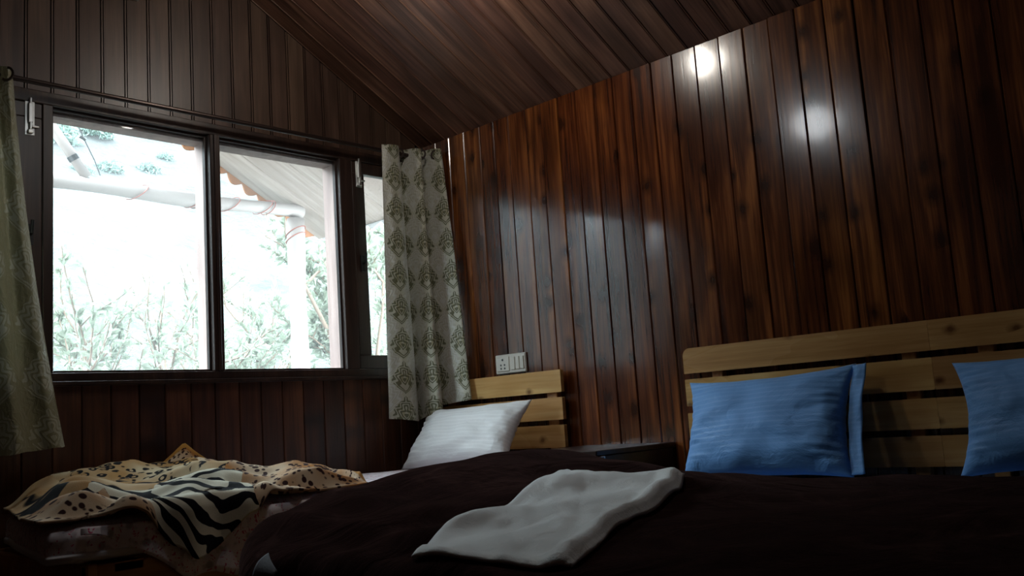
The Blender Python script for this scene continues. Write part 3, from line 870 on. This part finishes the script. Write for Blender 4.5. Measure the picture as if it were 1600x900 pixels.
# brown quilt
LEFT = [(-2.12, .56), (-2.0, .612), (-1.88, .662), (-1.69, .70), (-1.33, .738), (-.93, .748), (-.75, .700), (-.58, .655), (-.4, .622), (-.2, .60)]
def quilt_h(x, y):
    hl = interp(LEFT, x)
    k = math.exp(-((y + 1.52) / .60) ** 2) if y < -1.52 else 1.0
    z = .600 + (hl - .600) * k
    z += .010 * ns(x * 3, y * 3, 2.) * sstep(-2.1, -1.8, x) + .005 * ns(x * 8, y * 8, 4.)
    fold = math.sin((x * .35 + y) * 22 + 3 * ns(x * 2, y * 2, 1.))
    z += .010 * fold * sstep(-.3, -.6, x) * (.5 + .5 * ns(x * 2.2, y * 2.2, 7.))
    return z
def quilt_fn(u, v):
    a = lerp(-2.50, -.30, u); b = lerp(-3.62, -1.28, v)
    x, y = a, b
    drop = 0.0
    r = .075
    def over(d):
        ang = min(d / r, math.pi / 2)
        return r * math.sin(ang), r * (1 - math.cos(ang)) + max(0, d - r * math.pi / 2)
    # rounded outline of the bed top: foot at x = ex, sides at ey0 and ey1
    ex, ey1, ey0, cr_ = -2.02, -1.53, -3.42, .26
    cx = max(x, ex + cr_); cy = min(max(y, ey0 + cr_), ey1 - cr_)
    dx, dy = x - cx, y - cy
    dist = math.hypot(dx, dy)
    if dist > cr_:
        nx, ny = dx / dist, dy / dist
        o_, dz = over(dist - cr_)
        wv = .02 * math.sin((x * 1.0 + y) * 16 + 2 * ns(x * 3, y * 3, 1.)) * min(1, dz / .2)
        x = cx + nx * (cr_ + o_ + wv); y = cy + ny * (cr_ + o_ + wv)
        drop = dz
        zx = quilt_h(cx + nx * cr_, cy + ny * cr_)
    else:
        zx = quilt_h(x, y)
    w = min((1 - u) / .02, 1.0)
    z = zx - drop - (1 - sstep(0, 1, w)) * .008
    return (x, y, z), (u, v)
v_, f_, uv_ = grid(130, 130, quilt_fn)
qo = obj('quilt', mesh_from('quilt', v_, f_, M_quilt, True, uv_))
md = qo.modifiers.new('thickness', 'SOLIDIFY'); md.thickness = .010; md.offset = -1
tag(qo, 'dark brown velour quilt bunched over the large bed', 'quilt')

# grey-white lining showing where the quilt's foot corner is turned up
M_lining = plain('grey_lining', (0.12, 0.125, 0.14), 0.9, bump_scale=160.0, bump_strength=0.5)
for (a0, a1, b0, b1) in ((-2.130, -2.060, -1.86, -1.78), (-2.125, -2.105, -2.12, -1.95)):
    def lf(u, v):
        a_ = lerp(a0, a1, u * (.35 + .65 * v) + .15 * ns(v * 5, 3.) * (1 - u)); b_ = lerp(b0, b1, v)
        g = lambda p, q: Vector(quilt_fn((p + 2.5) / 2.2, (q + 3.62) / 2.34)[0])
        p = g(a_, b_); n_ = (g(a_ + .01, b_) - p).cross(g(a_, b_ + .01) - p)
        if n_.length > 0: n_.normalize()
        if n_.z < 0: n_ = -n_
        return tuple(p + n_ * (.005 + .006 * math.sin(u * math.pi))), (u, v)
    V, F, U = grid(12, 16, lf)
    q = obj('lining_fold', mesh_from('lining_fold', V, F, M_lining, True, U), qo)
    md = q.modifiers.new('thickness', 'SOLIDIFY'); md.thickness = .004

# white towel thrown over the quilt
TL = [(-2.047, -2.249), (-1.96, -2.184), (-1.84, -2.12), (-1.753, -2.107), (-1.669, -2.09), (-1.50, -2.014), (-1.35, -1.943), (-1.226, -1.89), (-1.175, -1.881)]
TR = [(-1.99, -2.586), (-1.916, -2.548), (-1.82, -2.50), (-1.732, -2.459), (-1.63, -2.415), (-1.529, -2.37), (-1.361, -2.319), (-1.128, -2.216), (-.935, -2.105)]
def towel_fn(u, v):
    a = catmull(TL, v); b = catmull(TR, v)
    x = lerp(a[0], b[0], u); y = lerp(a[1], b[1], u)
    if v > .6:
        q = ((v - .6) / .4) ** 2
        k = math.sin(u * math.pi) * (1.15 if u < .5 else 1)
        x -= .10 * k * q; y -= .035 * k * q
    lift = .008 + .006 * ns(v * 5, u * 3, 5.) + .004 * ns(v * 13, u * 9, 2.)
    lift += .010 * max(0, math.sin(u * 11 + v * 6 + 3 * ns(v * 3, u * 2))) * (.4 + .6 * abs(ns(v * 3, u * 3 + 2)))
    lift += .016 * sstep(.80, .93, u) * (1 - sstep(.93, 1.0, u))
    w = min(u / .03, (1 - u) / .05, v / .02, (1 - v) / .02, 1)
    z = quilt_h(x, y) + max(.004, lift) * (.4 + .6 * sstep(0, 1, w))
    return (x, y, z), (u, v)
v_, f_, uv_ = grid(50, 90, towel_fn)
tw = obj('towel', mesh_from('towel', v_, f_, M_towel, True, uv_))
md = tw.modifiers.new('thickness', 'SOLIDIFY'); md.thickness = .006; md.offset = 1
tag(tw, 'pale grey-white towel lying across the brown quilt', 'towel')

place_pillow('pillow', 'whole blue striped pillow with an open hem beside the bedside table', .66, .39, .17, M_blue, (-.175, -1.945, .765), (R(-1.5), R(20), R(0)), 5.0, flange_side=-1, group='blue pillows on the large bed')
place_pillow('pillow', 'blue striped pillow cut off by the right edge of the photo', .68, .36, .17, M_blue, (-.185, -2.935, .775), (R(-3), R(18), R(0)), 9.0, group='blue pillows on the large bed')

# ================================================================== pendant lamps (above the frame)
def pendant(x, y, z, label, gm, r=.08):
    e = tag(empty('pendant_lamp', (x, y, z)), label, 'lamp', 'pendant lamps')
    top = roof_z(x) - z
    MB().tube([(0, 0, .13), (0, 0, top - .02)], .003, 6).build('cord', M_cable, e)
    MB().lathe([(.0, .0), (.045, .0), (.045, -.02), (.0, -.02)], (0, 0, top - .005)).build('ceiling_rose', M_white_plastic, e)
    MB().lathe([(.0, .15), (.018, .145), (.022, .10), (.034, .088), (.0, .084)], n=16).build('lamp_holder', M_black, e)
    MB().lathe([(r * math.sin(R(w)), -r * math.cos(R(w))) for w in range(0, 181, 12)], n=24).build('globe', gm, e, smooth=True)
pendant(-1.0, -1.17, 2.63, 'warm opal globe pendant on a short cord close to the plank wall', M_globe)
pendant(-1.7, -1.42, 2.35, 'cool opal globe pendant on a long cord over the large bed', M_globe_dim, .09)

# ================================================================== outside
# ground and hillside
def ground_fn(u, v):
    x = lerp(-40, 70, u); d = v ** 1.6
    y = lerp(.12, 75, d)
    z = -.55 + .10 * ns(x * .3, y * .3)
    s = max(0.0, y - 9.0)
    z += s * .60 + 1.4 * ns(x * .07, y * .07, 2.) * min(1, s / 8) + .35 * ns(x * .35, y * .35, 4.) * min(1, s / 4)
    return (x, y, z), (u, v)
v_, f_, uv_ = grid(110, 90, ground_fn)
tag(obj('ground', mesh_from('ground', v_, f_, M_hill, True, uv_)), 'pale hillside rising behind the orchard', kind='structure')
tag(MB().box(XL - .1, .12, .121, .16, -.6, WZ0 - .01).build('outer_wall', M_stucco), 'outer face of the gable wall below the window', kind='structure')

# porch roof: continuation of the room's roof slope, boards on its underside
pr = tag(empty('porch_roof', (0, .12, EAVE)), 'pale boarded porch roof with scalloped sheet edge outside the window', 'roof')
XE, XT, YV = .345, -1.0, 1.43
bj = [.13, .40, .66, .92, 1.17, YV]
Lr = (XE - XT) / math.cos(th)
for a, b in zip(bj, bj[1:]):
    o = MB().box(0, Lr, a + .003, b - .003, 0, .018, .002).build('board', M_ext_board, pr, loc=(XT, -.12, -SLOPE * XT), rot=(0, th, 0))
sheet = []
n = 60
vv = []; ff = []
for i in range(n + 1):
    y = lerp(.13, YV + .05, i / n)
    w = .018 * math.sin(2 * math.pi * y / .13)
    vv += [(0, y, .045 + w), (Lr + .05, y, .045 + w)]
for i in range(n): ff.append((2 * i, 2 * i + 1, 2 * i + 3, 2 * i + 2))
so_ = obj('roof_sheet', mesh_from('roof_sheet', vv, ff, M_white_sheet, True), pr, (XT, -.12, -SLOPE * XT), (0, th, 0))
md = so_.modifiers.new('thickness', 'SOLIDIFY'); md.thickness = .008
def scallop(length, pitch, drop, base):
    pts = [(0, base)]
    k = 0; n_ = int(length / pitch)
    out = []
    for i in range(n_ * 8 + 1):
        s_ = i / 8 * pitch
        out.append((s_, -drop * abs(math.sin(math.pi * s_ / pitch)) - .004))
    return [(0, base)] + out + [(length, base)]
# verge trim: brown scallops hanging below the board ends
poly = scallop(Lr, .115, .040, .03)
MB().prism([(p[0], p[1]) for p in poly][::-1], 'y', YV, YV + .012).build('verge_trim', M_tile, pr, loc=(XT, -.12, -SLOPE * XT), rot=(0, th, 0))
# eave trim: white scallops
poly = scallop(YV - .13, .13, .035, .03)
MB().prism([(.13 + p[0], p[1]) for p in poly], 'x', Lr + .002, Lr + .012).build('eave_trim', M_white_sheet, pr, loc=(XT, -.12, -SLOPE * XT), rot=(0, th, 0))

# log beam and post
lb = tag(empty('log_beam', (0, 1.25, 2.21)), 'peeled log beam bound with rusty wire under the porch roof', 'beam')
pts = []; rr = []
for k in range(24):
    x = lerp(-2.6, .10, k / 23)
    pts.append((x, .012 * math.sin(x * 3), -.005 + .010 * math.sin(x * 4.2 + 1))); rr.append(.040 + .003 * math.sin(x * 7))
MB().tube(pts, rr, 14).build('log', M_log, lb, smooth=True)
for xx, sl in ((-.62, .05), (-.58, .05), (-.95, .05), (-.40, .05), (-.18, .05), (-.14, .03), (-1.5, .05)):
    w_ = []
    for k in range(20):
        w = 2 * math.pi * k / 19
        w_.append((xx + sl * math.cos(w + .6), .012 * math.sin(xx * 3) + .046 * math.sin(w), -.005 + .010 * math.sin(xx * 4.2 + 1) + .046 * math.cos(w)))
    MB().tube(w_, .0028, 5).build('wire_wrap', M_wire, lb)
pp = tag(empty('log_post', (.055, 1.25, -.6)), 'peeled log post carrying the end of the beam', 'post')
pts = [(.012 * math.sin(z * 2.2), .01 * math.cos(z * 1.7), z) for z in [k * .115 for k in range(25)]]
MB().tube(pts, [.053 + .004 * math.sin(k * .9) for k in range(25)], 14).build('log', M_log, pp, smooth=True)
for z0 in (2.68, 2.64):
    w_ = [(.012 * math.sin(z0 * 2.2) + .060 * math.cos(2 * math.pi * k / 19), .06 * math.sin(2 * math.pi * k / 19), z0 + .03 * math.cos(2 * math.pi * k / 19 + 1)) for k in range(20)]
    MB().tube(w_, .003, 5).build('wire_wrap', M_wire, pp)
st = tag(empty('leaning_pole', (-1.215, 1.25, 2.25)), 'pale pole leaning up from the log beam at the left', 'pole')
MB().tube([(0, 0, 0), (-.14, 0, .19), (-.30, 0, .42), (-.42, 0, .60)], [.027, .026, .026, .025], 12).build('pole', M_log, st, smooth=True)
MB().tube([(-.062, 0, .083), (-.078, 0, .106)], .030, 12).build('tape_band', M_black, st)
cb = MB().tube([(-1.16, 1.22, 2.26), (-1.19, 1.22, 2.34), (-1.245, 1.22, 2.45), (-1.285, 1.22, 2.54), (-1.33, 1.22, 2.62), (-1.40, 1.22, 2.72)], .0035, 6).tube([(-1.235, 1.22, 2.44), (-1.25, 1.22, 2.45), (-1.268, 1.215, 2.455)], .008, 6).build('cable', M_cable)
tag(cb, 'thin black cable hanging beside the leaning pole', 'cable')

# trees
def leaf_quads(p, d, size, rng):
    d = d.normalized()
    side = d.cross(Vector((rng.uniform(-1, 1), rng.uniform(-1, 1), rng.uniform(-1, 1))))
    if side.length < .05: side = d.cross(Vector((0, 0, 1)))
    side.normalize(); nrm = d.cross(side)
    w = size * .23
    tip = p + d * size + nrm * size * .12
    midp = p + d * size * .5 - nrm * size * .06
    return [p, midp + side * w + nrm * w * .5, tip, midp - side * w + nrm * w * .5, midp], [(0, 1, 4), (1, 2, 4), (2, 3, 4), (3, 0, 4)]
def tree(label, base, height, spread, leaves, seed, leaf=.065, mat=None, group='orchard trees outside the window', lean=(0, 0), name='apple_tree', zmin=.5):
    rng = random.Random(seed)
    e = tag(empty(name, base), label, 'tree', group)
    wood_ = MB(); tw_ = []
    def grow(p, d, ln, r, depth):
        pts = [p]; q = p.copy(); dd = d.copy()
        n_ = 5
        for k in range(n_):
            dd = (dd + Vector((rng.gauss(0, .14), rng.gauss(0, .14), rng.gauss(.04, .10)))).normalized()
            q = q + dd * ln / n_
            pts.append(q.copy())
        wood_.tube(pts, [lerp(r, r * .5, k / n_) for k in range(n_ + 1)], 6 if depth < 2 else 4, cap=False)
        if depth >= 1:
            tw_.append((pts, depth))
        if depth < 3:
            for k in range(4 if depth else 6):
                j = rng.randint(2, n_)
                nd = (dd * .7 + Vector((rng.gauss(0, .65) * spread, rng.gauss(0, .65) * spread, rng.uniform(.05, .8)))).normalized()
                grow(pts[j], nd, ln * rng.uniform(.5, .72), r * .5, depth + 1)
    grow(Vector((0, 0, 0)), Vector((lean[0], lean[1], 1)).normalized(), height * .46, .045, 0)
    wood_.build('trunk', M_bark, e, smooth=True)
    V = []; F = []
    tot = sum((2 if d >= 2 else 1) for _, d in tw_)
    for pts, d in tw_:
        k = max(1, int(leaves * (2 if d >= 2 else 1) / tot))
        for _ in range(k):
            i = rng.randint(1, len(pts) - 1); t = rng.random()
            p = pts[i - 1].lerp(pts[i], t)
            if p.z + base[2] < zmin: continue
            ax = (pts[i] - pts[i - 1]).normalized()
            dv = ax * .6 + Vector((rng.gauss(0, .6), rng.gauss(0, .6), rng.gauss(.1, .5)))
            a, b = leaf_quads(p, dv, leaf * rng.uniform(.7, 1.25), rng)
            o_ = len(V); V += a; F += [tuple(q + o_ for q in f) for f in b]
    tag(obj('foliage', mesh_from('foliage', V, F, mat or M_leaf), e), kind='stuff')
tree('sparse apple tree with bare twigs at the lower left of the left pane', (-1.0, 2.5, -.55), 3.6, .9, 2600, 4, leaf=.075)
tree('thin young apple tree left of the log post', (.72, 3.3, -.55), 3.3, .8, 2600, 8, leaf=.075)
tree('leafy apple tree just right of the log post', (1.45, 2.3, -.55), 3.9, .8, 5200, 15, leaf=.075)
tree('dense apple tree filling the narrow right casement', (2.35, 2.9, -.55), 4.2, .9, 7000, 23, leaf=.08)
tree('apple tree half hidden behind the right curtain', (3.3, 3.9, -.55), 4.6, 1.0, 6000, 31, leaf=.08)
tree('faint apple tree standing further up behind the mullion', (2.2, 6.0, -.55), 3.7, 1.1, 3200, 42)
tree('faint apple tree standing further up behind the left pane', (-.6, 8.0, -.55), 3.4, 1.1, 900, 47)

# shrubs on the hillside
rng = random.Random(5)
def shrub_mesh(seed):
    r_ = random.Random(seed); V = []; F = []
    for _ in range(420):
        w = r_.uniform(0, 2 * math.pi); c_ = r_.uniform(0, 1); rad = r_.uniform(.55, 1.0)
        p = Vector((math.cos(w) * math.sqrt(1 - c_ * c_) * rad, math.sin(w) * math.sqrt(1 - c_ * c_) * rad, c_ * rad * 1.1))
        a, b = leaf_quads(p, Vector((r_.gauss(0, 1), r_.gauss(0, 1), r_.gauss(.3, 1))), .34, r_)
        o_ = len(V); V += a; F += [tuple(q + o_ for q in f) for f in b]
    return mesh_from('shrub', V, F, M_leaf_far)
sm_ = [shrub_mesh(k) for k in range(3)]
spots = [(8.9, 28.6, .75, 'largest blue-green shrub high on the hillside beside the cable'), (10.6, 29.6, .7, 'round shrub just right of the largest one on the hillside'),
         (9.9, 26.9, .5, 'shrub below the two largest ones on the hillside'), (11.6, 27.6, .45, 'lone shrub under the middle of the window head'),
         (12.8, 28.8, .35, 'small shrub between the lone shrubs near the window head'), (13.7, 27.4, .3, 'small shrub nearest the mullion on the hillside'), (8.7, 26.2, .4, 'small low shrub beside the leaning pole')]
for k, (x, y, s_, lab) in enumerate(spots):
    s0 = max(0., y - 9.)
    z = -.55 + .10 * ns(x * .3, y * .3) + s0 * .60 + 1.4 * ns(x * .07, y * .07, 2.) * min(1, s0 / 8) + .35 * ns(x * .35, y * .35, 4.)
    o = obj('shrub', sm_[k % 3], None, (x, y, z - .15)); o.scale = (s_, s_, s_); o.rotation_euler = (0, 0, k * 1.3)
    tag(o, lab, 'shrub', 'shrubs on the hillside')
